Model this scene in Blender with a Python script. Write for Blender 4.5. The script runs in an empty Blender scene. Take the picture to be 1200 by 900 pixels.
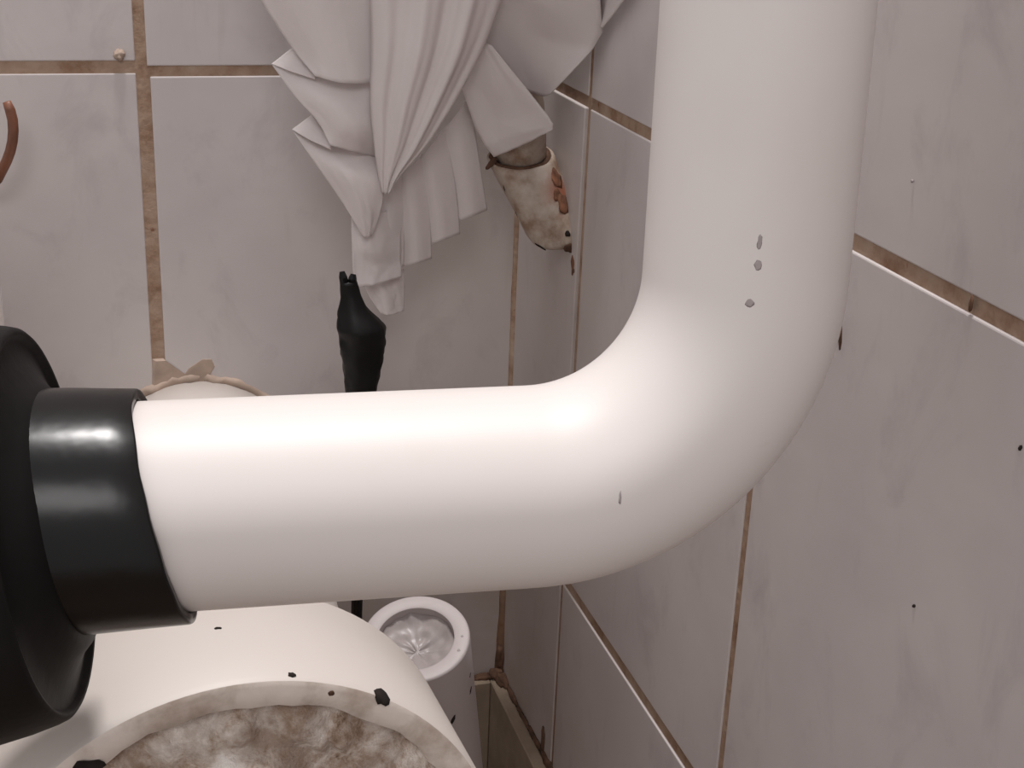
import bpy, bmesh, math, random
from mathutils import Vector, Matrix, noise
from mathutils.bvhtree import BVHTree

random.seed(4)
SC = bpy.context.scene
COL = SC.collection
PI = math.pi

# ------------------------------------------------------------------ camera
cam_data = bpy.data.cameras.new('camera')
cam = bpy.data.objects.new('camera', cam_data)
COL.objects.link(cam)
cam_data.sensor_fit = 'HORIZONTAL'
cam_data.sensor_width = 36.0
cam_data.lens = 1660.6 / 1200 * 36.0
cam_data.clip_start = 0.01
right = Vector((0.95877973, -0.2816573, 0.03755791))
up = Vector((0.06685597, 0.35207163, 0.93358227))
fwd = Vector((0.27617334, 0.89258878, -0.35638961))
m = Matrix((right, up, -fwd)).transposed().to_4x4()
m.translation = Vector((-0.22562, -0.72737, 0.11208))
cam.matrix_world = m
SC.camera = cam

# ------------------------------------------------------------------ light
world = bpy.data.worlds.new('world')
SC.world = world
world.use_nodes = True
wb = world.node_tree.nodes['Background']
wb.inputs['Color'].default_value = (1.0, 0.965, 0.96, 1)
wb.inputs['Strength'].default_value = 0.60

def area(name, loc, target, size, power, color):
    l = bpy.data.lights.new(name, 'AREA')
    l.shape = 'DISK'; l.size = size; l.energy = power; l.color = color
    o = bpy.data.objects.new(name, l); COL.objects.link(o)
    o.location = loc
    o.rotation_euler = (Vector(target) - Vector(loc)).to_track_quat('-Z', 'Y').to_euler()
    return o
area('front_fill', (-0.45, -1.75, 1.00), (-0.3, -0.2, -0.05), 0.60, 6.4, (1.0, 0.97, 0.96))  # added soft fill from the front, evens out the wall brightness
area('ceiling_lamp', (-0.15, -0.16, 1.75), (-0.20, -0.35, -0.2), 0.26, 29.0, (1.0, 0.97, 0.955))

vs = SC.view_settings
vs.view_transform = 'Standard'; vs.look = 'None'; vs.gamma = 1.0
vs.exposure = 0.0
vs.use_curve_mapping = False

# ------------------------------------------------------------------ materials
def srgb(r, g, b):
    f = lambda c: (c / 255 / 12.92) if c / 255 <= 0.04045 else ((c / 255 + 0.055) / 1.055) ** 2.4
    return (f(r), f(g), f(b), 1)

class NT:
    """Small wrapper for building a node material."""
    def __init__(s, name, rough=0.5, spec=0.5):
        s.mat = bpy.data.materials.new(name); s.mat.use_nodes = True
        s.t = s.mat.node_tree; s.bsdf = s.t.nodes['Principled BSDF']
        s.bsdf.inputs['Roughness'].default_value = rough
        s.bsdf.inputs['Specular IOR Level'].default_value = spec
        s.geo = s.t.nodes.new('ShaderNodeNewGeometry')
    def link(s, a, b): s.t.links.new(a, b)
    def pos(s, scale=(1, 1, 1)):
        v = s.t.nodes.new('ShaderNodeVectorMath'); v.operation = 'MULTIPLY'
        s.link(s.geo.outputs['Position'], v.inputs[0]); v.inputs[1].default_value = scale
        return v.outputs[0]
    def noise(s, scale, detail=4, rough=0.55, stretch=(1, 1, 1), dist=0.0):
        n = s.t.nodes.new('ShaderNodeTexNoise')
        n.inputs['Scale'].default_value = scale; n.inputs['Detail'].default_value = detail
        n.inputs['Roughness'].default_value = rough; n.inputs['Distortion'].default_value = dist
        s.link(s.pos(stretch), n.inputs['Vector'])
        return n.outputs['Fac']
    def ramp(s, fac, stops):
        r = s.t.nodes.new('ShaderNodeValToRGB')
        e = r.color_ramp.elements
        e[0].position, e[0].color = stops[0]
        e[1].position, e[1].color = stops[-1]
        for p, c in stops[1:-1]:
            x = e.new(p); x.color = c
        s.link(fac, r.inputs['Fac'])
        return r.outputs['Color']
    def mix(s, fac, a, b, mode='MIX'):
        x = s.t.nodes.new('ShaderNodeMix'); x.data_type = 'RGBA'; x.blend_type = mode
        if hasattr(fac, 'is_output'): s.link(fac, x.inputs[0])
        else: x.inputs[0].default_value = fac
        for v, i in ((a, 6), (b, 7)):
            if hasattr(v, 'is_output'): s.link(v, x.inputs[i])
            else: x.inputs[i].default_value = v
        return x.outputs[2]
    def near(s, p, r0, r1):
        """1 close to a place on the object, fading to 0: for stains with a place of their own."""
        d = s.t.nodes.new('ShaderNodeVectorMath'); d.operation = 'DISTANCE'
        s.link(s.geo.outputs['Position'], d.inputs[0]); d.inputs[1].default_value = p
        mr = s.t.nodes.new('ShaderNodeMapRange')
        mr.inputs['From Min'].default_value = r0; mr.inputs['From Max'].default_value = r1
        mr.inputs['To Min'].default_value = 1; mr.inputs['To Max'].default_value = 0
        s.link(d.outputs['Value'], mr.inputs['Value'])
        return mr.outputs['Result']
    def math(s, op, a, b):
        x = s.t.nodes.new('ShaderNodeMath'); x.operation = op
        for v, i in ((a, 0), (b, 1)):
            if hasattr(v, 'is_output'): s.link(v, x.inputs[i])
            else: x.inputs[i].default_value = v
        return x.outputs[0]
    def color(s, c):
        if hasattr(c, 'is_output'): s.link(c, s.bsdf.inputs['Base Color'])
        else: s.bsdf.inputs['Base Color'].default_value = c
    def bump(s, h, strength=0.3, dist=0.001):
        b = s.t.nodes.new('ShaderNodeBump')
        b.inputs['Strength'].default_value = strength; b.inputs['Distance'].default_value = dist
        s.link(h, b.inputs['Height']); s.link(b.outputs['Normal'], s.bsdf.inputs['Normal'])

BW = ((0.0, (0, 0, 0, 1)), (1.0, (1, 1, 1, 1)))
def mask(n, fac, a, b): return n.ramp(fac, ((a, (0, 0, 0, 1)), (b, (1, 1, 1, 1))))

def make_tile_mat():
    n = NT('glazed_tile', 0.5, 0.25)
    base = n.ramp(n.noise(9, 5), ((0.32, srgb(187, 179, 179)), (0.68, srgb(199, 192, 190))))
    smudge = mask(n, n.noise(34, 7, 0.66, (1, 1, .6), .5), 0.53, 0.74)
    c = n.mix(n.math('MULTIPLY', smudge, .45), base, srgb(158, 149, 150))
    streak = mask(n, n.noise(60, 3, 0.5, (1, 1, .12)), 0.66, 0.80)
    c = n.mix(n.math('MULTIPLY', streak, .35), c, srgb(156, 144, 138))
    # grime that has settled on the tiles next to the corner joint and at the wall's foot
    g = n.mix(n.near((0, -.02, -.42), .05, .30), (0, 0, 0, 1), n.noise(18, 4))
    c = n.mix(g, c, srgb(132, 104, 82))
    g2 = n.mix(n.near((-.012, -.05, -.08), .015, .15), (0, 0, 0, 1), n.noise(14, 4))
    c = n.mix(n.math('MULTIPLY', g2, .5), c, srgb(160, 138, 118))
    n.color(c)
    n.bump(n.noise(40, 2), .12, .002)
    return n.mat

def make_grout_mat():
    n = NT('stained_grout', 0.9, 0.1)
    c = n.ramp(n.noise(55, 5, .65), ((0.30, srgb(128, 98, 78)), (0.5, srgb(158, 134, 116)), (0.72, srgb(172, 152, 136))))
    sp = mask(n, n.noise(120, 3, .6), 0.66, 0.74)
    c = n.mix(n.math('MULTIPLY', sp, .7), c, srgb(110, 66, 40))
    g = n.near((0, 0, -.40), .03, .20)
    c = n.mix(g, c, srgb(106, 78, 60))
    n.color(c); n.bump(n.noise(180, 4), .5, .0015)
    return n.mat

def make_pvc(name, tint=(216, 209, 206), rough=.48, dirt=.25):
    n = NT(name, rough, .45)
    c = n.mix(n.math('MULTIPLY', mask(n, n.noise(14, 5), .5, .8), dirt), srgb(*tint), srgb(196, 180, 168))
    sc = mask(n, n.noise(70, 4, .6, (.35, 1, 1)), .68, .8)
    c = n.mix(n.math('MULTIPLY', sc, dirt * .8), c, srgb(160, 142, 132))
    n.color(c); n.bump(n.noise(30, 2), .05, .002)
    return n.mat

def make_rubber():
    n = NT('black_rubber', .27, .32)
    n.color(n.ramp(n.noise(40, 4), ((.35, srgb(8, 8, 8)), (.75, srgb(15, 14, 14)))))
    n.bump(n.noise(60, 3), .12, .002)
    return n.mat

def make_cloth():
    n = NT('white_cloth', .9, .1)
    n.color(n.ramp(n.noise(20, 4), ((.3, srgb(224, 216, 215)), (.7, srgb(234, 227, 226)))))
    n.bump(n.noise(420, 3, .6), .25, .0006)
    tr = n.t.nodes.new('ShaderNodeBsdfTranslucent'); tr.inputs['Color'].default_value = srgb(226, 216, 212)
    ms = n.t.nodes.new('ShaderNodeMixShader'); ms.inputs[0].default_value = .22
    out = n.t.nodes['Material Output']
    n.link(n.bsdf.outputs[0], ms.inputs[1]); n.link(tr.outputs[0], ms.inputs[2]); n.link(ms.outputs[0], out.inputs['Surface'])
    return n.mat

def make_mortar():
    n = NT('dirty_mortar', .85, .2)
    fine = n.noise(95, 8, .7)
    c = n.ramp(fine, ((.32, srgb(120, 98, 82)), (.40, srgb(190, 170, 154)), (.48, srgb(226, 214, 204)), (.62, srgb(246, 240, 234))))
    # brown dirt washed into the outer part of the plug
    d = n.near((-.1968, -.392, -.1985), .046, .066)
    inv = n.math('SUBTRACT', 1.0, d)
    blot = n.math('MULTIPLY', inv, mask(n, n.noise(52, 6, .65, (1, 1, 1), .4), .36, .58))
    c = n.mix(n.math('MULTIPLY', blot, .8), c, srgb(140, 116, 98))
    n.color(c); n.bump(n.noise(150, 6, .7), .8, .004)
    return n.mat

def make_dirty_rim():
    n = NT('dirty_rim_plastic', .6, .3)
    c = n.ramp(n.noise(60, 5, .6), ((.32, srgb(176, 160, 148)), (.55, srgb(220, 209, 200)), (.8, srgb(230, 220, 212))))
    n.color(c); n.bump(n.noise(160, 4), .3, .001)
    return n.mat

def make_rusty_plastic():
    n = NT('stained_shaded_plastic', .5, .4)
    c = n.ramp(n.noise(70, 5, .6), ((.34, srgb(128, 104, 86)), (.5, srgb(164, 149, 136)), (.7, srgb(182, 170, 160))))  # stained plastic tones, darkened for the shade the spout sits in
    blot = n.math('MULTIPLY', n.near((.0, -.085, -.045), .006, .017), mask(n, n.noise(120, 4), .36, .52))
    c = n.mix(blot, c, srgb(140, 84, 62))
    low = n.math('MULTIPLY', n.near((-.004, -.086, -.078), .005, .016), mask(n, n.noise(190, 4), .45, .6))
    c = n.mix(low, c, srgb(92, 58, 36))
    n.color(c); n.bump(n.noise(200, 4), .4, .001)
    return n.mat

def plain(name, col, rough=.7, var=.15, scale=80, spec=.3):
    n = NT(name, rough, spec)
    dark = tuple(v * (1 - var) for v in col[:3]) + (1,)
    lite = tuple(min(1, v * (1 + var)) for v in col[:3]) + (1,)
    n.color(n.ramp(n.noise(scale, 4), ((.3, dark), (.7, lite))))
    n.bump(n.noise(scale * 2, 3), .2, .001)
    return n.mat

M = {
    'tile': make_tile_mat(), 'grout': make_grout_mat(), 'pvc': make_pvc('white_pvc'),
    'pvc_cream': make_pvc('cream_pvc', (207, 199, 193), .5, .25),
    'pvc_grey': make_pvc('grey_pvc', (178, 169, 168), .55, .3),  # white pvc in a greyer, darker tint
    'rubber': make_rubber(), 'rubber_matt': plain('matt_black_rubber', srgb(15, 14, 14), .55, .3, 60, .2), 'cloth': make_cloth(), 'mortar': make_mortar(), 'rim': make_dirty_rim(),
    'rusty': make_rusty_plastic(),
    'film': plain('crinkled_film', srgb(158, 149, 147), .4, .08, 60, .5),
    'black_wrap': plain('black_wrap', srgb(11, 11, 11), .5, .3, 90, .25),
    'dirt': plain('black_dirt', srgb(34, 27, 24), .9, .4, 200),
    'brown_dirt_and_gap': plain('brown_dirt_and_gap', srgb(88, 64, 50), .95, .45, 140),  # dirt brown, also colours the shaded gap of the spout
    'rust': plain('rust', srgb(118, 80, 60), .9, .5, 160),
    'smudge': plain('grey_smudge', srgb(158, 149, 148), .6, .1, 200),
    'copper': plain('rusty_copper', srgb(122, 78, 58), .45, .35, 70, .5),
    'skirting': plain('skirting_tile', srgb(138, 122, 106), .55, .2, 50),
    'floor': plain('floor_tile', srgb(120, 100, 84), .6, .2, 30),
    'ceramic': plain('white_ceramic', srgb(226, 220, 216), .15, .03, 20, .6),
    'chip': plain('mortar_smear', srgb(166, 147, 134), .9, .16, 90),
}

# ------------------------------------------------------------------ mesh helpers
def link(name, me, mat, parent=None, smooth=False):
    o = bpy.data.objects.new(name, me); COL.objects.link(o)
    if mat and not me.materials: me.materials.append(M[mat])
    if parent: o.parent = parent
    if smooth:
        for p in me.polygons: p.use_smooth = True
    return o

def obj(name, bm, mat, parent=None, smooth=False):
    bmesh.ops.recalc_face_normals(bm, faces=bm.faces[:])
    me = bpy.data.meshes.new(name); bm.to_mesh(me); bm.free()
    return link(name, me, mat, parent, smooth)

def tag(o, label=None, cat=None, group=None, kind=None):
    for k, v in (('label', label), ('category', cat), ('group', group), ('kind', kind)):
        if v: o[k] = v
    return o

def empty(name, loc, label, cat, group=None):
    o = bpy.data.objects.new(name, None); COL.objects.link(o)
    o.empty_display_size = .02; o.location = loc
    tag(o, label, cat, group)
    return o

def keep(child, parent):
    """parent without moving (meshes are written in world coordinates)"""
    child.parent = parent
    child.location = -Vector(parent.location)
    return child

def box(a, b, bevel=0.0, seg=2):
    bm = bmesh.new()
    r = bmesh.ops.create_cube(bm, size=1)
    a, b = Vector(a), Vector(b)
    for v in bm.verts:
        v.co = Vector([(a[i] + b[i]) / 2 + v.co[i] * (b[i] - a[i]) for i in range(3)])
    if bevel: bmesh.ops.bevel(bm, geom=bm.edges[:], offset=bevel, segments=seg, affect='EDGES', profile=.5)
    return bm

def frame_of(axis):
    a = Vector(axis).normalized()
    ref = Vector((0, 0, 1)) if abs(a.z) < .9 else Vector((0, 1, 0))
    u = ref.cross(a).normalized()
    return a, u, a.cross(u)

def rings_mesh(rings, close_ends=(False, False), loop=False):
    """skin a list of equally long vertex rings"""
    bm = bmesh.new()
    R = [[bm.verts.new(p) for p in r] for r in rings]
    n = len(R[0])
    pairs = list(zip(R, R[1:])) + ([(R[-1], R[0])] if loop else [])
    for A, B in pairs:
        for i in range(n):
            j = (i + 1) % n
            bm.faces.new((A[i], A[j], B[j], B[i]))
    if close_ends[0]: bm.faces.new(R[0][::-1])
    if close_ends[1]: bm.faces.new(R[-1])
    return bm

def lathe(origin, axis, profile, n=72, wob=None, loop=False, caps=(False, False)):
    """profile: list of (distance along the axis, radius)"""
    a, u, v = frame_of(axis); o = Vector(origin)
    rings = []
    for s, r in profile:
        ring = []
        for i in range(n):
            t = 2 * PI * i / n
            d = u * math.cos(t) + v * math.sin(t)
            rr, ss = (r, s) if wob is None else wob(r, s, t, d)
            ring.append(o + a * ss + d * rr)
        rings.append(ring)
    return rings_mesh(rings, caps, loop)

def sweep(path, radius, n=48, caps=(True, True)):
    pts = [Vector(p) for p in path]
    rad = radius if isinstance(radius, (list, tuple)) else [radius] * len(pts)
    tang = [(pts[min(i + 1, len(pts) - 1)] - pts[max(i - 1, 0)]).normalized() for i in range(len(pts))]
    a, u, v = frame_of(tang[0])
    rings = []
    for p, t, r in zip(pts, tang, rad):
        u = (u - t * u.dot(t)).normalized(); v = t.cross(u)
        rings.append([p + (u * math.cos(2 * PI * i / n) + v * math.sin(2 * PI * i / n)) * r for i in range(n)])
    return rings_mesh(rings, caps)

def fillet(a, c, b, r, n=24):
    a, c, b = Vector(a), Vector(c), Vector(b)
    d1 = (a - c).normalized(); d2 = (b - c).normalized()
    ang = d1.angle(d2); t = r / math.tan(ang / 2)
    p1 = c + d1 * t
    bis = (d1 + d2).normalized(); o = c + bis * (r / math.sin(ang / 2))
    e1 = (p1 - o).normalized(); nrm = d1.cross(d2).normalized()
    sweep_ang = PI - ang
    pts = []
    for i in range(n + 1):
        q = Matrix.Rotation(-sweep_ang * i / n, 3, nrm) @ e1
        pts.append(o + q * r)
    if (pts[-1] - (c + d2 * t)).length > (p1 - (c + d2 * t)).length * .5:
        pts = [o + (Matrix.Rotation(sweep_ang * i / n, 3, nrm) @ e1) * r for i in range(n + 1)]
    return pts

def blob(name, target, point, size, mat, parent, flat=.35, seed=0, stretch=None):
    """a small irregular lump sitting on the surface of target (meshes are in world space)"""
    me = target.data
    bvh = BVHTree.FromPolygons([v.co for v in me.vertices], [tuple(p.vertices) for p in me.polygons])
    loc, nrm, _, _ = bvh.find_nearest(Vector(point))
    a, u, v = frame_of(nrm)
    bm = bmesh.new()
    bmesh.ops.create_icosphere(bm, subdivisions=2, radius=1)
    for q in bm.verts:
        k = 1 + .55 * noise.noise(q.co * 1.4 + Vector((seed * 3.1, seed, 2.7)))
        c = q.co * k
        if stretch:
            s = Vector(stretch[0]); s = (s - a * s.dot(a)).normalized(); w = a.cross(s)
            q.co = loc + s * c.x * size * stretch[1] + w * c.y * size + a * c.z * size * flat
        else:
            q.co = loc + u * c.x * size + v * c.y * size + a * c.z * size * flat
    o = obj(name, bm, mat, None, True)
    return keep(o, parent) if parent else o

def interp(vals, t):
    """Catmull-Rom through a list of vectors, t in 0..1"""
    k = len(vals) - 1
    x = min(max(t, 0), 1) * k; i = min(int(x), k - 1); f = x - i
    p1, p2 = vals[i], vals[i + 1]
    p0 = vals[i - 1] if i > 0 else p1 * 2 - p2
    p3 = vals[i + 2] if i + 2 <= k else p2 * 2 - p1
    return .5 * ((2 * p1) + (p2 - p0) * f + (2 * p0 - 5 * p1 + 4 * p2 - p3) * f * f + (3 * p1 - p0 - 3 * p2 + p3) * f ** 3)

def sheet(grid, thick):
    """turn a grid of points into a thin closed cloth"""
    h, w = len(grid), len(grid[0])
    nr = [[None] * w for _ in range(h)]
    for i in range(h):
        for j in range(w):
            du = grid[i][min(j + 1, w - 1)] - grid[i][max(j - 1, 0)]
            dv = grid[min(i + 1, h - 1)][j] - grid[max(i - 1, 0)][j]
            n = du.cross(dv)
            nr[i][j] = n.normalized() if n.length > 1e-12 else Vector((0, -1, 0))
    bm = bmesh.new()
    A = [[bm.verts.new(grid[i][j] + nr[i][j] * thick / 2) for j in range(w)] for i in range(h)]
    B = [[bm.verts.new(grid[i][j] - nr[i][j] * thick / 2) for j in range(w)] for i in range(h)]
    for i in range(h - 1):
        for j in range(w - 1):
            bm.faces.new((A[i][j], A[i][j + 1], A[i + 1][j + 1], A[i + 1][j]))
            bm.faces.new((B[i][j], B[i + 1][j], B[i + 1][j + 1], B[i][j + 1]))
    edge = [(0, j) for j in range(w)] + [(i, w - 1) for i in range(1, h)] + [(h - 1, j) for j in range(w - 2, -1, -1)] + [(i, 0) for i in range(h - 2, 0, -1)]
    for (a, b), (c, d) in zip(edge, edge[1:] + edge[:1]):
        bm.faces.new((A[a][b], B[a][b], B[c][d], A[c][d]))
    return bm

CLOTH = {
 'front_fold': [
  [[(-0.1631,-0.085,0.0893), (-0.1295,-0.0966,0.0907), (-0.101,-0.1,0.0917)], [(-0.1532,-0.078,0.0577), (-0.1285,-0.0868,0.0588), (-0.0985,-0.088,0.0593)], [(-0.1475,-0.076,0.043), (-0.1266,-0.0857,0.0424), (-0.0979,-0.085,0.0444)], [(-0.1341,-0.078,0.0221), (-0.1197,-0.0886,0.0224), (-0.098,-0.086,0.0239)], [(-0.1255,-0.086,0.0112), (-0.1144,-0.0908,0.0088), (-0.0983,-0.088,0.0082)]],
  [[(-0.1328,-0.074,0.0227), (-0.129,-0.0765,0.0169), (-0.1242,-0.08,0.0114)], [(-0.1428,-0.07,0.0141), (-0.1348,-0.0784,0.0119), (-0.1247,-0.083,0.0092)]],
  [[(-0.1428,-0.07,0.0141), (-0.1252,-0.0766,0.0116), (-0.0968,-0.08,0.0135)], [(-0.1337,-0.078,0.0011), (-0.1177,-0.087,0.0002), (-0.0975,-0.084,-0.0021)], [(-0.124,-0.082,-0.0099), (-0.1123,-0.0893,-0.0119), (-0.0969,-0.085,-0.0149)], [(-0.1189,-0.086,-0.0202), (-0.1083,-0.0822,-0.024), (-0.093,-0.074,-0.0293)]],
  [[(-0.1248,-0.072,-0.0086), (-0.1213,-0.0749,-0.0145), (-0.1175,-0.08,-0.0199)], [(-0.1339,-0.069,-0.0162), (-0.127,-0.0782,-0.0192), (-0.118,-0.083,-0.0228)]],
  [[(-0.1339,-0.069,-0.0162), (-0.1169,-0.0719,-0.0231), (-0.0909,-0.072,-0.0269)], [(-0.1236,-0.078,-0.0317), (-0.112,-0.087,-0.0312), (-0.0933,-0.084,-0.0352)], [(-0.1132,-0.082,-0.0473), (-0.1057,-0.0895,-0.0445), (-0.0941,-0.086,-0.0473)], [(-0.1065,-0.085,-0.0587), (-0.1021,-0.0878,-0.0573), (-0.0967,-0.085,-0.0574)], [(-0.1036,-0.085,-0.0637), (-0.1018,-0.0859,-0.0644), (-0.0989,-0.084,-0.0638)]],
 ],
 'hem_fold': [
  [[(-0.1069,-0.074,-0.0556), (-0.0959,-0.0768,-0.0553), (-0.0816,-0.07,-0.0533)], [(-0.1073,-0.076,-0.0656), (-0.0984,-0.0812,-0.0717), (-0.0823,-0.072,-0.0697)], [(-0.1073,-0.078,-0.0756), (-0.0961,-0.078,-0.0812), (-0.0822,-0.072,-0.0805)], [(-0.1069,-0.08,-0.0908), (-0.0966,-0.081,-0.0893), (-0.0819,-0.073,-0.0885)]],
  [[(-0.1005,-0.066,-0.0901), (-0.0898,-0.0682,-0.0887), (-0.0793,-0.065,-0.087)], [(-0.0972,-0.067,-0.0992), (-0.0878,-0.069,-0.0991), (-0.0787,-0.065,-0.0981)], [(-0.0914,-0.068,-0.1085), (-0.0864,-0.0688,-0.1094), (-0.0793,-0.066,-0.1085)]],
 ],
 'pleat': [
  [[(-0.0925,-0.072,-0.0466), (-0.0874,-0.0752,-0.0414), (-0.0809,-0.072,-0.0361)], [(-0.0945,-0.07,-0.0655), (-0.0889,-0.0752,-0.0623), (-0.0802,-0.07,-0.061)], [(-0.0949,-0.068,-0.0872), (-0.089,-0.0742,-0.0848), (-0.0804,-0.07,-0.0842)]],
  [[(-0.0848,-0.071,-0.0396), (-0.0797,-0.0738,-0.035), (-0.0725,-0.071,-0.0283)], [(-0.0832,-0.068,-0.0631), (-0.0764,-0.0735,-0.0602), (-0.0677,-0.069,-0.0582)], [(-0.0821,-0.066,-0.0862), (-0.0745,-0.0722,-0.0825), (-0.0658,-0.068,-0.0815)]],
  [[(-0.0755,-0.07,-0.0334), (-0.0688,-0.0728,-0.0247), (-0.0607,-0.07,-0.0156)], [(-0.0711,-0.067,-0.0544), (-0.0648,-0.0721,-0.0499), (-0.0544,-0.068,-0.0461)], [(-0.0686,-0.065,-0.0765), (-0.0614,-0.0705,-0.0718), (-0.0511,-0.066,-0.07)]],
  [[(-0.0646,-0.069,-0.0198), (-0.0571,-0.0718,-0.0112), (-0.049,-0.069,-0.0005)], [(-0.0583,-0.066,-0.0423), (-0.0511,-0.0707,-0.0364), (-0.0424,-0.067,-0.034)], [(-0.0543,-0.064,-0.0647), (-0.0465,-0.0691,-0.0607), (-0.0372,-0.065,-0.0586)]],
 ],
 'side_fold': [
  [[(-0.0573,-0.082,0.0252), (-0.0521,-0.09,0.0271), (-0.0459,-0.094,0.0257)], [(-0.0562,-0.08,0.0054), (-0.0443,-0.089,0.0076), (-0.0315,-0.097,0.0091)], [(-0.0482,-0.077,-0.0145), (-0.0331,-0.088,-0.0086), (-0.0201,-0.101,-0.0048)], [(-0.0426,-0.076,-0.0238), (-0.0303,-0.087,-0.0169), (-0.0173,-0.102,-0.0091)], [(-0.0374,-0.075,-0.0299), (-0.0266,-0.085,-0.0223), (-0.0168,-0.101,-0.012)]],
  [[(-0.0559,-0.1,0.0894), (-0.0399,-0.112,0.0834), (-0.0298,-0.13,0.0743), (-0.0136,-0.14,0.0649)], [(-0.0517,-0.085,0.0597), (-0.0408,-0.099,0.0544), (-0.0265,-0.112,0.046), (-0.0051,-0.128,0.0358)], [(-0.0489,-0.08,0.0366), (-0.0353,-0.09,0.0332), (-0.0198,-0.1,0.0284), (-0.0069,-0.122,0.028)], [(-0.0438,-0.078,0.0208), (-0.029,-0.085,0.017), (-0.0192,-0.094,0.0136), (-0.0143,-0.114,0.0159)], [(-0.0343,-0.076,0.0046), (-0.0233,-0.082,0.0022), (-0.0184,-0.088,0.0012), (-0.0179,-0.098,0.0041)]],
  [[(-0.0465,-0.12,0.0939), (-0.0155,-0.14,0.0956), (-0.003,-0.2008,0.0982)], [(-0.0306,-0.095,0.0608), (-0.0105,-0.125,0.0708), (-0.003,-0.1786,0.07)], [(-0.0236,-0.09,0.0455), (-0.0076,-0.115,0.0475), (-0.0064,-0.156,0.0527)], [(-0.0137,-0.092,0.0412), (-0.0053,-0.11,0.0388), (-0.0067,-0.132,0.0382)]],
 ],
 'drape': [
  ((-0.1056,-0.118,0.0922), (-0.0314,-0.12,0.0944)),
  ((-0.103,-0.105,0.0607), (-0.0406,-0.107,0.0617)),
  ((-0.1024,-0.102,0.0461), (-0.0435,-0.104,0.0468)),
  ((-0.1015,-0.1,0.024), (-0.0513,-0.102,0.0242)),
  ((-0.1015,-0.098,0.0011), (-0.0629,-0.1,0.001)),
  ((-0.0994,-0.096,-0.0186), (-0.0748,-0.098,-0.0187)),
  ((-0.097,-0.094,-0.0329), (-0.0862,-0.096,-0.0327)),
  ((-0.0949,-0.092,-0.0426), (-0.0917,-0.094,-0.0422)),
 ]}

# ------------------------------------------------------------------ the setting
FLOOR = -0.45
TOP = 0.755
floor = obj('floor', box((-0.95, -1.1, FLOOR - .03), (0.03, 0.03, FLOOR)), 'floor')
tag(floor, 'brown floor at the foot of the tiled walls', 'floor', kind='structure')
wall_back = obj('wall_back', box((-0.95, .0008, FLOOR), (0.0, .03, TOP)), 'grout')
tag(wall_back, 'back wall of pale tiles with brown grout', 'wall', kind='structure')
wall_right = obj('wall_right', box((.0008, -1.1, FLOOR), (.03, .03, TOP)), 'grout')
tag(wall_right, 'right wall of pale tiles with brown grout beside the white pipe', 'wall', kind='structure')

def tile(wall, a, b, n=(0, 1)):
    bm = box(a, b, .0006, 2)
    return obj('tile', bm, 'tile', wall)

rows = [(-.4475, -.2525), (-.2465, -.0022), (.0030, .2470), (.2525, .4970), (.5025, .7500)]
back_cols = [(-.1942, -.0026), (-.3960, -.2003), (-.5980, -.4015), (-.80, -.6035)]
for ci, (x0, x1) in enumerate(back_cols):
    for ri, (z0, z1) in enumerate(rows):
        if ci == 1 and ri == 2: z0 = .0055
        if ci == 1 and ri == 1: z1 = -.0005
        s = .0006 if ci == 0 else (-.0006 if ri == 2 else .0)
        dy = random.uniform(-.0004, .0004)
        tile(wall_back, (x0 + s * (1 if ri == 1 else -1 if ri == 2 else 0), dy, z0), (x1, .008, z1))
right_cols = [(-.0995, -.0026), (-.2965, -.1040), (-.4990, -.3020), (-.7010, -.5045), (-.9030, -.7065)]
for ci, (y0, y1) in enumerate(right_cols):
    for ri, (z0, z1) in enumerate(rows):
        dx = random.uniform(-.0003, .0003) - (.0012 if ci == 0 and ri == 1 else 0)
        tile(wall_right, (dx, y0, z0), (.008, y1, z1))

# grout bead in the corner, uneven
ring = []
zz = FLOOR
path, rad = [], []
while zz < TOP:
    path.append(Vector((-.0002, -.0002, zz)))
    k = .0030 + .0007 * noise.noise(Vector((0, 0, zz * 60)))
    if zz < -.33: k += .0028 * (-.33 - zz) / .05 * (1 if zz > -.38 else 1) * (.7 + .5 * noise.noise(Vector((3, 0, zz * 90)))) if zz > -.385 else .003
    rad.append(k); zz += .006
tag(obj('trim_1', sweep(path, rad, 10), 'grout', None, True), 'brown stained grout bead running down the corner of the walls', 'grout', kind='structure')

# tiled skirting at the foot of both walls
br = obj('baseboard_right', box((-.0090, -.98, FLOOR), (-.0012, -.0022, -.371), .0008, 1), 'skirting')
tag(br, 'narrow brown skirting tile along the foot of the right wall', 'baseboard', kind='structure')
bb = obj('baseboard_back', box((-.90, -.0090, FLOOR), (-.0091, -.0012, -.371), .0008, 1), 'skirting')
tag(bb, 'narrow brown skirting tile along the foot of the back wall', 'baseboard', kind='structure')
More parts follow.
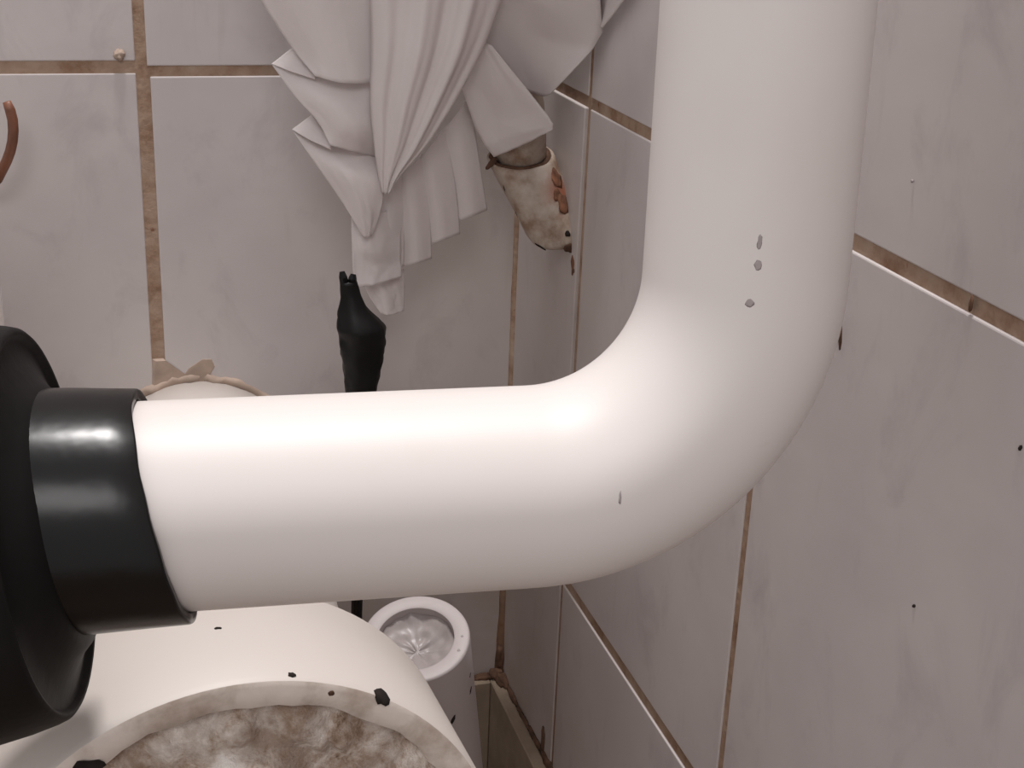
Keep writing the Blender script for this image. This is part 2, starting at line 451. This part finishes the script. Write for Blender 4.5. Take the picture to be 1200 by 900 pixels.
# brown dirt caked where skirting and walls meet
def lump(name, p, axes, mat, parent, k=0):
    bm = bmesh.new(); bmesh.ops.create_icosphere(bm, subdivisions=3, radius=1)
    for q in bm.verts:
        c = q.co * (1 + .45 * noise.noise(q.co * 1.6 + Vector((k * 2.1, k, 0))) + .22 * noise.noise(q.co * 4.5 + Vector((k, 0, k))))
        q.co = Vector(p) + Vector((c.x * axes[0], c.y * axes[1], c.z * axes[2]))
    return obj(name, bm, mat, parent, True)
for k, (p, a) in enumerate([((-.004, -.004, -.370), (.0050, .0045, .0050)), ((-.0025, -.011, -.3695), (.0034, .0075, .0036)), ((-.002, -.003, -.358), (.0028, .0028, .0085)), ((-.012, -.004, -.3705), (.0060, .0030, .0028)),
                             ((-.001, -.028, -.3705), (.0016, .0120, .0020)), ((-.001, -.050, -.3705), (.0014, .0120, .0018)), ((-.0008, -.074, -.370), (.0016, .0130, .0026)), ((-.0005, -.098, -.370), (.0018, .0130, .0030)),
                             ((-.0003, -.086, -.362), (.0010, .0030, .0090)), ((-.0005, -.130, -.370), (.0016, .0180, .0022))]):
    lump('dirt_clump', p, a, 'brown_dirt_and_gap', wall_right, k)
# chip of mortar beside the grout crossing, marks on the tiles
lump('mortar_chip', (-.2075, -.001, .0085), (.0026, .0022, .0026), 'chip', wall_back, 3)
def wall_mark(y, z, s, mat='smudge', st=None, k=0):
    bm = bmesh.new(); bmesh.ops.create_icosphere(bm, subdivisions=2, radius=1)
    ax = Vector(st[0]) if st else Vector((0, 0, 1)); ln = st[1] if st else 1.0
    w = Vector((1, 0, 0)).cross(ax)
    for q in bm.verts:
        c = q.co * (1 + .6 * noise.noise(q.co * 1.3 + Vector((k, k * 2.3, 0))))
        q.co = Vector((-.0003, y, z)) + ax * c.x * s * ln + w * c.y * s + Vector((1, 0, 0)) * c.z * .0004
    obj('dirt_mark', bm, mat, wall_right, True)
wall_mark(-.4099, -.0941, .0005, 'dirt', ((0, .6, -.8), 1.6), 1)
wall_mark(-.4442, -.0285, .0006, 'dirt', ((0, .6, -.8), 1.6), 2)
wall_mark(-.3777, .0262, .0005, 'smudge', None, 3)
wall_mark(-.3487, -.0280, .0014, 'brown_dirt_and_gap', ((0, -.25, -.97), 4.5), 4)
for k, (y, z) in enumerate([(-.333, .0020), (-.414, .0008)]):
    wall_mark(y, z, .0011, 'brown_dirt_and_gap', ((0, 0, 1), 2.2), 7 + k)

# broken mortar around the hole where the drain enters the back wall
def smear(name, pts, thick, mat, parent, y=0.0):
    bm = bmesh.new()
    c = Vector((sum(p[0] for p in pts) / len(pts), y - thick, sum(p[1] for p in pts) / len(pts)))
    base = [bm.verts.new((x, y + .001, z)) for x, z in pts]
    mid = [bm.verts.new((x + (c.x - x) * .12, y - thick * .8, z + (c.z - z) * .12)) for x, z in pts]
    cv = bm.verts.new(c)
    n = len(pts)
    for i in range(n):
        j = (i + 1) % n
        bm.faces.new((base[i], base[j], mid[j], mid[i])); bm.faces.new((mid[i], mid[j], cv))
    bm.faces.new(base)
    return obj(name, bm, mat, parent, False)
smear('mortar_smear', [(-.2005, -.150), (-.1945, -.150), (-.1935, -.160), (-.1905, -.1640), (-.187, -.1633), (-.1813, -.1559), (-.1731, -.1506), (-.1677, -.151), (-.1661, -.1559), (-.170, -.1625), (-.176, -.1668), (-.1851, -.1703), (-.2027, -.1711)], .0007, 'chip', wall_back)

# ------------------------------------------------------------------ flush pipe: down, round the bend and into the black rubber
def polyline_bend(a, c, b, r):
    mid = fillet(a, c, b, r, 28)
    out = [Vector(a).lerp(mid[0], i / 8) for i in range(8)] + mid
    out += [mid[-1].lerp(Vector(b), i / 8) for i in range(1, 9)]
    return out
fp = empty('flush_pipe', (-.074, -.4275, -.06), 'thick white plastic pipe coming down and bending left into black rubber', 'pipe')
corner = Vector((-.0748, -.4290, -.0362))
pv = keep(obj('pipe', sweep(polyline_bend(corner + Vector((.0035, .011, .115)) * 4.0, corner, corner + Vector((-.130, .0122, -.0008)) * 1.30, .053), .0250, 64), 'pvc', None, True), fp)
for k, (p, s, mt, st) in enumerate([((-.0856, -.4578, .026), .0008, 'smudge', ((0, 0, 1), 1.5)), ((-.0889, -.4601, .0175), .0009, 'smudge', None), ((-.0849, -.4559, .0312), .0006, 'smudge', ((0, 0, 1), 3)),
                                    ((-.1148, -.4692, -.0252), .0003, 'smudge', ((0, 0, 1), 6))]):
    blob('scuff_mark', pv, p, s, mt, fp, .02, k, st)

# ------------------------------------------------------------------ black rubber connector
rub = empty('rubber_connector', (-.245, -.415, -.09), 'black rubber flush connector with wide flange gripping the end of white pipe', 'connector')
ax = Vector((math.cos(math.radians(8)), -.15, math.sin(math.radians(8)))).normalized()
O = Vector((-.2345, -.4140, -.0390))
prof = [(-.062, .034), (-.058, .045), (-.050, .0500), (-.040, .0508), (-.030, .0500), (-.020, .0486), (-.014, .0477), (-.0090, .0466), (-.0066, .0458), (-.0058, .0449), (-.0060, .0440), (-.0070, .0434), (-.0074, .0424), (-.0058, .0370), (-.0030, .0325), (-.0005, .0300), (.0005, .0255)]
keep(obj('flange', lathe(O, ax, prof, 80), 'rubber_matt', None, True), rub)
sax = Vector((.130, -.0122, .0008)).normalized()
sl = [(-.010, .0290), (.0005, .0288), (.006, .0286), (.013, .0283), (.0216, .0280), (.0221, .0278), (.0222, .0274), (.0222, .0258), (.0210, .0253), (-.008, .0253)]
keep(obj('sleeve', lathe(Vector((-.2345, -.4140, -.0372)), sax, sl, 72, lambda r, s, t, d: (r, s + (-.0010 - .0058 * d.z) * max(0, s) / .022 + .0004 * noise.noise(d * 3))), 'rubber', None, True), rub)
tb = empty('toilet', (-.337, -.266, FLOOR), 'edge of a white ceramic toilet at the far left behind the black flange', 'toilet')
BC = Vector((-.3411, -.2648, -.0252))
keep(obj('bowl', lathe(BC + Vector((0, 0, -.09)), (0, 0, 1), [(-.335, .03), (-.335, .075), (-.25, .066), (-.18, .066), (-.10, .070), (-.03, .078), (.02, .0845), (.06, .0860), (.09, .0855), (.12, .0820), (.145, .0740), (.16, .062), (.168, .045), (.172, .0)], 72), 'ceramic', None, True), tb)
keep(obj('inlet_neck', sweep([O + ax * -.0625, O + ax * -.085, (O + ax * -.110).lerp(BC, .25), BC.lerp(O, .25)], [.036, .038, .042, .05], 40), 'ceramic', None, True), tb)

# ------------------------------------------------------------------ wide drain pipe, blocked with dirty mortar
dp = empty('drain_pipe', (-.19, -.20, -.27), 'wide cream drain pipe with its open end blocked by dirty mortar', 'drain pipe')
N0 = Vector((-.1968, -.392, -.1835)); F0 = Vector((-.2005, -.337, -.1845)); RD = .0795
axd = (N0 - F0).normalized(); L = (N0 - F0).length
so = lathe(F0, axd, [(0, .054), (-.001, RD - .004), (.0005, RD - .0012), (.0022, RD), (L - .0020, RD), (L - .0004, RD - .0010)], 112)
sock = keep(obj('socket', so, 'pvc_cream', None, True), dp)
ri = lathe(F0, axd, [(L - .0004, RD - .0010), (L, RD - .0022), (L - .0002, RD - .0085), (L - .0035, RD - .0095), (L - .0120, RD - .0100)], 112,
           lambda r, s, t, d: (r + (.0016 * noise.noise(d * 7) + .0007 * noise.noise(d * 23) if r < RD - .005 else 0), s))
rim = keep(obj('rim', ri, 'rim', None, True), dp)
# mortar plug: a lumpy disc inside the mouth
bm = bmesh.new(); a_, u_, v_ = frame_of(axd); RR = RD - .0092
prev = None; NR, NT_ = 60, 170
cen = bm.verts.new(N0 - axd * .004)
for i in range(1, NR + 1):
    cur = []
    for j in range(NT_):
        t = 2 * PI * j / NT_; r = RR * i / NR
        p = N0 + (u_ * math.cos(t) + v_ * math.sin(t)) * r
        h = noise.fractal(p * 42, 1.0, 2.0, 5) * .0060 + noise.noise(p * 26 + Vector((5, 1, 0))) * .004
        vd = noise.voronoi(p * 75 + Vector((noise.noise(p * 60), noise.noise(p * 60 + Vector((9, 0, 0))), 0)) * .6)[0]
        h += .0060 * (min(.45, vd[1] - vd[0]) - .2)
        q = r / RR
        e = max(0, (q - .86) / .14)
        h = h * (1 - .6 * e) + .010 * (1 - q * q) - .0035 - .0040 * e
        cur.append(bm.verts.new(p + axd * h))
    for j in range(NT_):
        k = (j + 1) % NT_
        if prev: bm.faces.new((prev[j], prev[k], cur[k], cur[j]))
        else: bm.faces.new((cen, cur[j], cur[k]))
    prev = cur
keep(obj('mortar_plug', bm, 'mortar', None, True), dp)
W0 = Vector((-.178, .004, -.2195))
keep(obj('pipe', sweep([F0.lerp(W0, i / 6) for i in range(7)], .0548, 64), 'pvc_cream', None, True), dp)
def wobr(r, s, t, d): return r + .0030 * noise.noise(d * 6 + Vector((s * 90, 0, 0))) + .0014 * noise.noise(d * 19), s * (.6 + .9 * noise.noise(d * 9))
keep(obj('mortar_ring', lathe(Vector((-.178, 0, -.2195)), (0, -1, 0), [(-.002, .0600), (.0012, .0592), (.0026, .0575), (.0022, .0555), (.0, .0535)], 120, wobr), 'chip', None, True), dp)
for k, (p, s, mt, st, fl) in enumerate([((-.1557, -.392, -.1170), .0022, 'dirt', ((0, 0, 1), 1.3), .4), ((-.1545, -.392, -.1155), .0014, 'dirt', None, .4), ((-.2361, -.392, -.1228), .0026, 'dirt', ((1, 0, 0), 1.7), .4),
                                        ((-.1806, -.388, -.104), .0008, 'dirt', ((1, 0, 0), 1.6), .4), ((-.1985, -.36, -.104), .0007, 'dirt', ((1, 0, 0), 1.6), .4), ((-.170, -.392, -.1125), .0009, 'brown_dirt_and_gap', None, .4)]):
    blob('dirt_speck', sock if k in (0, 1, 3, 4) else rim, p, s, mt, dp, fl, k, st)

# ------------------------------------------------------------------ open waste pipe leaning behind the drain, stuffed with film
wp_axis = Vector((-.172, -.317, .933)).normalized(); wp_top = Vector((-.0966, -.1768, -.2291))
wlen = (wp_top.z - FLOOR) / wp_axis.z - .010
wp = empty('waste_pipe', wp_top - wp_axis * wlen, 'open white waste pipe leaning beside the tiled corner with film stuffed in its mouth', 'waste pipe')
tube = keep(obj('tube', lathe(wp_top, wp_axis, [(-wlen, .0250), (-.030, .0250), (-.0012, .0250), (-.0003, .0246), (.0, .0238), (-.0001, .0186), (-.0006, .0178), (-.030, .0172)], 72), 'pvc_grey', None, True), wp)
tube.data.set_sharp_from_angle(angle=math.radians(50))
bm = bmesh.new(); a_, u_, v_ = frame_of(wp_axis)
cen = bm.verts.new(wp_top - wp_axis * .010); prev = None
for i in range(1, 15):
    cur = []
    for j in range(56):
        t = 2 * PI * j / 56; r = .0176 * i / 14
        p = wp_top + (u_ * math.cos(t) + v_ * math.sin(t)) * r
        f = i / 14
        h = -.0105 + .0065 * f * f + .0050 * (1 - abs(noise.noise(Vector((t * 1.8, r * 40, 3))))) * .6 - .003 + .0014 * noise.noise(p * 240)
        cur.append(bm.verts.new(p + wp_axis * min(h, -.0012)))
    for j in range(56):
        k = (j + 1) % 56
        bm.faces.new((prev[j], prev[k], cur[k], cur[j])) if prev else bm.faces.new((cen, cur[j], cur[k]))
    prev = cur
keep(obj('plastic_film', bm, 'film', None, True), wp)
cdir = Vector((.22, -.95, -.2))
for k, (dz, ang, s) in enumerate([(.030, .95, .0012), (.036, .35, .0014), (.034, .05, .0013), (.020, 1.0, .0008), (.0, .9, .0009), (.001, 1.3, .0007)]):
    d = (Vector((math.sin(ang), -math.cos(ang), 0)))
    d = (d - wp_axis * d.dot(wp_axis)).normalized()
    p = wp_top - wp_axis * dz + d * (.025 if dz > .002 else .0215)
    blob('dirt_speck', tube, p, s * .8, 'dirt' if k < 4 else 'smudge', wp, .2, k, ((0, .3, 1), 2.2) if k < 4 else None)

# ------------------------------------------------------------------ black wrapped cable end
bk = empty('wrapped_cable', (-.115, -.12, FLOOR), 'black film-wrapped cable end sticking up behind the white pipe below the cloth', 'cable')
BL = [(-.1169, -.0753, .0040), (-.1158, -.0814, .0044), (-.1146, -.0884, .0066), (-.1118, -.0951, .0101), (-.1107, -.0984, .0115), (-.1103, -.1034, .0108), (-.1103, -.1105, .0098), (-.1103, -.1189, .0085),
      (-.1107, -.1286, .0073), (-.1111, -.1554, .0044), (-.1119, -.1911, .0031), (-.1133, -.2471, .0028), (-.1140, FLOOR + .002, .0028)]
rings, cable_rings = [], []
BV = [Vector((x, z, r)) for x, z, r in BL]
for k in range(40):
    x, z, r = interp(BV[:10], k / 39)
    ring = []
    for i in range(22):
        t = 2 * PI * i / 22
        q = Vector((math.cos(t) * 1.7, math.sin(t) * 1.7, z * 85))
        w = 1 + .13 * noise.noise(q) + .10 * noise.noise(q * 2.3)
        ring.append(Vector((x + math.cos(t) * r * w, -.12 + math.sin(t) * r * .75 * w, z)))
    rings.append(ring)
for x, z, r in BL[9:]:
    cable_rings.append([Vector((x + math.cos(2 * PI * i / 16) * r, -.12 + math.sin(2 * PI * i / 16) * r, z)) for i in range(16)])
bo = keep(obj('wrapping', rings_mesh(rings, (True, True)), 'black_wrap', None, True), bk)
keep(obj('cable', rings_mesh(cable_rings, (True, True)), 'rubber', None, True), bk)
for (x0, x1, h) in [(-.1185, -.1198, .0062), (-.1150, -.1146, .0048)]:
    keep(obj('frayed_end', sweep([(x0, -.12, -.0765), ((x0 + x1) / 2 - .0003, -.121, -.0765 + h * .6), (x1, -.1205, -.0765 + h)], [.0022, .0019, .0012], 7), 'black_wrap'), bk)

# ------------------------------------------------------------------ stained spout in the corner
sp = empty('wall_spout', (-.012, -.07, -.072), 'rust stained white plastic spout in the corner under the hanging cloth', 'spout')
A = Vector((-.0205, -.0640, -.0325)); B = Vector((-.0065, -.0800, -.0690))
up_a = Vector((-.12, -.22, 1)).normalized()
def slanted(prof_, n=48, wob=.035):
    '''round sections that stay level while their centres slide from A to B'''
    a_, u_, v_ = frame_of(up_a); rings_ = []
    for f, r in prof_:
        c = A.lerp(B, f); ring_ = []
        for i in range(n):
            d = u_ * math.cos(2 * PI * i / n) + v_ * math.sin(2 * PI * i / n)
            ring_.append(c + d * r * (1 + wob * noise.noise(d * 2 + Vector((f * 2.2, 0, 0)))))
        rings_.append(ring_)
    return rings_
cup = keep(obj('cup', rings_mesh(slanted([(.25, .0128), (.03, .0146), (-.01, .0152), (-.02, .0160), (.0, .0168), (.09, .0166), (.3, .0158), (.55, .0148), (.8, .0140), (.95, .0134), (1.03, .0120), (1.06, .006)]), (False, True)), 'rusty', None, True), sp)
keep(obj('tube', sweep([A + up_a * -.008, A + up_a * .012, A + up_a * .022 + Vector((-.001, 0, .004)), A + Vector((-.012, .004, .06)), A + Vector((-.022, .006, .12)), A + Vector((-.024, .008, .20))], .0126, 32), 'rusty', None, True), sp)
keep(obj('gap_shade_ring', rings_mesh(slanted([(.02, .0122), (-.025, .0130), (-.035, .0146), (.0, .0156), (.04, .0140)], 60, .10), loop=True), 'brown_dirt_and_gap', None, True), sp)  # dark ring put in for the shaded gap between tube and cup
for k, (p, s, mt, st) in enumerate([((-.0365, -.067, -.0345), .0022, 'brown_dirt_and_gap', ((1, 0, 0), 1.8)), 
                                    ((-.006, -.078, -.040), .0036, 'rust', ((0, 0, 1), 1.3)), ((-.002, -.086, -.050), .0040, 'rust', ((0, 0, 1), 1.4)), ((-.004, -.088, -.045), .0026, 'rust', ((0, 0, 1), 1.4)),
                                    ((-.0025, -.092, -.073), .0022, 'brown_dirt_and_gap', ((1, 0, -.2), 1.5)), ((-.016, -.088, -.0725), .0008, 'dirt', ((1, 0, 0), 4)), ((-.002, -.093, -.064), .0016, 'dirt', None), ((-.031, -.073, -.046), .0006, 'dirt', ((.4, 0, -1), 3)), ((-.024, -.076, -.058), .0006, 'dirt', ((.4, 0, -1), 3))]):
    blob('rust_clump', cup, p, s, mt, sp, .12, k, st)
blob('rust_clump', wall_right, (-.001, -.094, -.080), .0040, 'rust', wall_right, .6, 21, ((0, 0, 1), 1.5))
blob('rust_clump', wall_right, (-.001, -.096, -.083), .0028, 'brown_dirt_and_gap', wall_right, .9, 22, ((0, 0, 1), 1.3))

# ------------------------------------------------------------------ bent rusty strip at the left
hk = empty('copper_strip', (-.268, -.03, -.06), 'bent rusty copper strip curling in at the left edge of the tiled wall', 'strip')
path = [Vector(p) for p in [(-.2600, -.030, -.0085), (-.2588, -.030, -.0125), (-.2581, -.030, -.0170), (-.2582, -.030, -.0220), (-.2590, -.030, -.0270), (-.2604, -.029, -.0318), (-.2625, -.028, -.0367), (-.2677, -.022, -.0467), (-.2747, -.012, -.0540), (-.283, .002, -.058)]]
rings = []
for i, p in enumerate(path):
    t = (path[min(i + 1, len(path) - 1)] - path[max(i - 1, 0)]).normalized()
    s = Vector((0, 1, 0)).cross(t).normalized(); w = .0024 if i else .0019
    rings.append([p + s * w * math.cos(2 * PI * q / 10) + Vector((0, .0016 * math.sin(2 * PI * q / 10), 0)) for q in range(10)])
keep(obj('strip', rings_mesh(rings, (True, True)), 'copper', None, True), hk)

# ------------------------------------------------------------------ bunched white cloth hanging in the corner
cl = empty('hanging_cloth', (-.08, -.08, .07), 'crumpled white pleated cloth hanging bunched in the tiled corner', 'cloth')
def lin(vals, t):
    k = len(vals) - 1; x = min(max(t, 0), 1) * k; i = min(int(x), k - 1)
    return vals[i].lerp(vals[i + 1], x - i)
def patch(rows_, nu=22, nv=22, wr=.0007, seed=0, fn=None):
    fn = fn or interp
    R = [[Vector(p) for p in r] for r in rows_]
    grid = []
    for i in range(nv + 1):
        line = []
        for j in range(nu + 1):
            colpts = [interp(r, j / nu) for r in R]
            p = fn(colpts, i / nv)
            q = Vector((j / nu * 3.1, i / nv * 1.7, seed * 7.7))
            p = p + Vector((0, 1, 0)) * wr * noise.fractal(q * 1.6, 1.0, 2.0, 3)
            line.append(p)
        grid.append(line)
    return grid
k = 0
for nm in ('front_fold', 'hem_fold', 'pleat', 'side_fold'):
    for pt in CLOTH[nm]:
        k += 1
        keep(obj(nm, sheet(patch(pt, 24, 24, .0008 if nm != 'pleat' and len(pt) > 2 else .0002, k, lin if nm == 'side_fold' else None), .0005), 'cloth', None, True), cl)
rows_ = [(Vector(a), Vector(b)) for a, b in CLOTH['drape']]
grid = []
NV, NU = 46, 72
for i in range(NV + 1):
    a = interp([r[0] for r in rows_], i / NV); b = interp([r[1] for r in rows_], i / NV)
    wdt = (b - a).length / .06
    line = []
    for j in range(NU + 1):
        f = j / NU
        bulge = .013 * math.sqrt(max(0, 1 - (2 * f - 1) ** 2))
        rid = .0019 * math.sin(f * 2 * PI * 3.1 + .7 + .5 * noise.noise(Vector((i * .04, 0, 1)))) +   .0005 * math.sin(f * 2 * PI * 8.3 + 2 + i * .02)
        rid *= min(1, 4 * f * (1 - f) + .25)
        p = a.lerp(b, f); p.y -= (bulge + rid) * min(1.1, .25 + wdt) - .006
        p.y += .0007 * noise.noise(Vector((f * 9, i * .12, 8)))
        line.append(p)
    grid.append(line)
keep(obj('drape', sheet(grid, .0005), 'cloth', None, True), cl)

# the bunch is drawn together above and tied round the tube it hangs from
tops = [Vector(p) for p in CLOTH['front_fold'][0][0]] + [Vector(p) for p in CLOTH['drape'][0]] + [Vector(p) for p in CLOTH['side_fold'][1][0]][1:] + [Vector(CLOTH['side_fold'][2][0][-1])]
tc = A + Vector((-.0235, .0075, .17))
NU, NV = 84, 22
grid = []
for i in range(NV + 1):
    f = i / NV
    line = []
    for j in range(NU + 1):
        g = j / NU
        lo = lin(tops, g)
        t = PI * (1.25 - 1.5 * g) + PI
        hi = Vector((tc.x + .0165 * math.cos(PI - (g * 1.5 - .25) * PI), tc.y - .0165 * math.sin((g * 1.5 - .25) * PI), tc.z))
        p = hi.lerp(lo, f ** 1.35); p.z = hi.z + (lo.z - hi.z) * f
        p.y -= .0026 * math.sin(g * 2 * PI * 9) * math.sin(PI * min(1, f * 1.1) * .9)
        line.append(p)
    grid.append(line)
keep(obj('gathered_top', sheet(grid, .0005), 'cloth', None, True), cl)
keep(obj('tie', sweep([tc + Vector((math.cos(2 * PI * q / 24) * .0172, math.sin(2 * PI * q / 24) * .0172, -.004 + .001 * math.sin(q))) for q in range(25)], .0016, 8), 'cloth', None, True), cl)
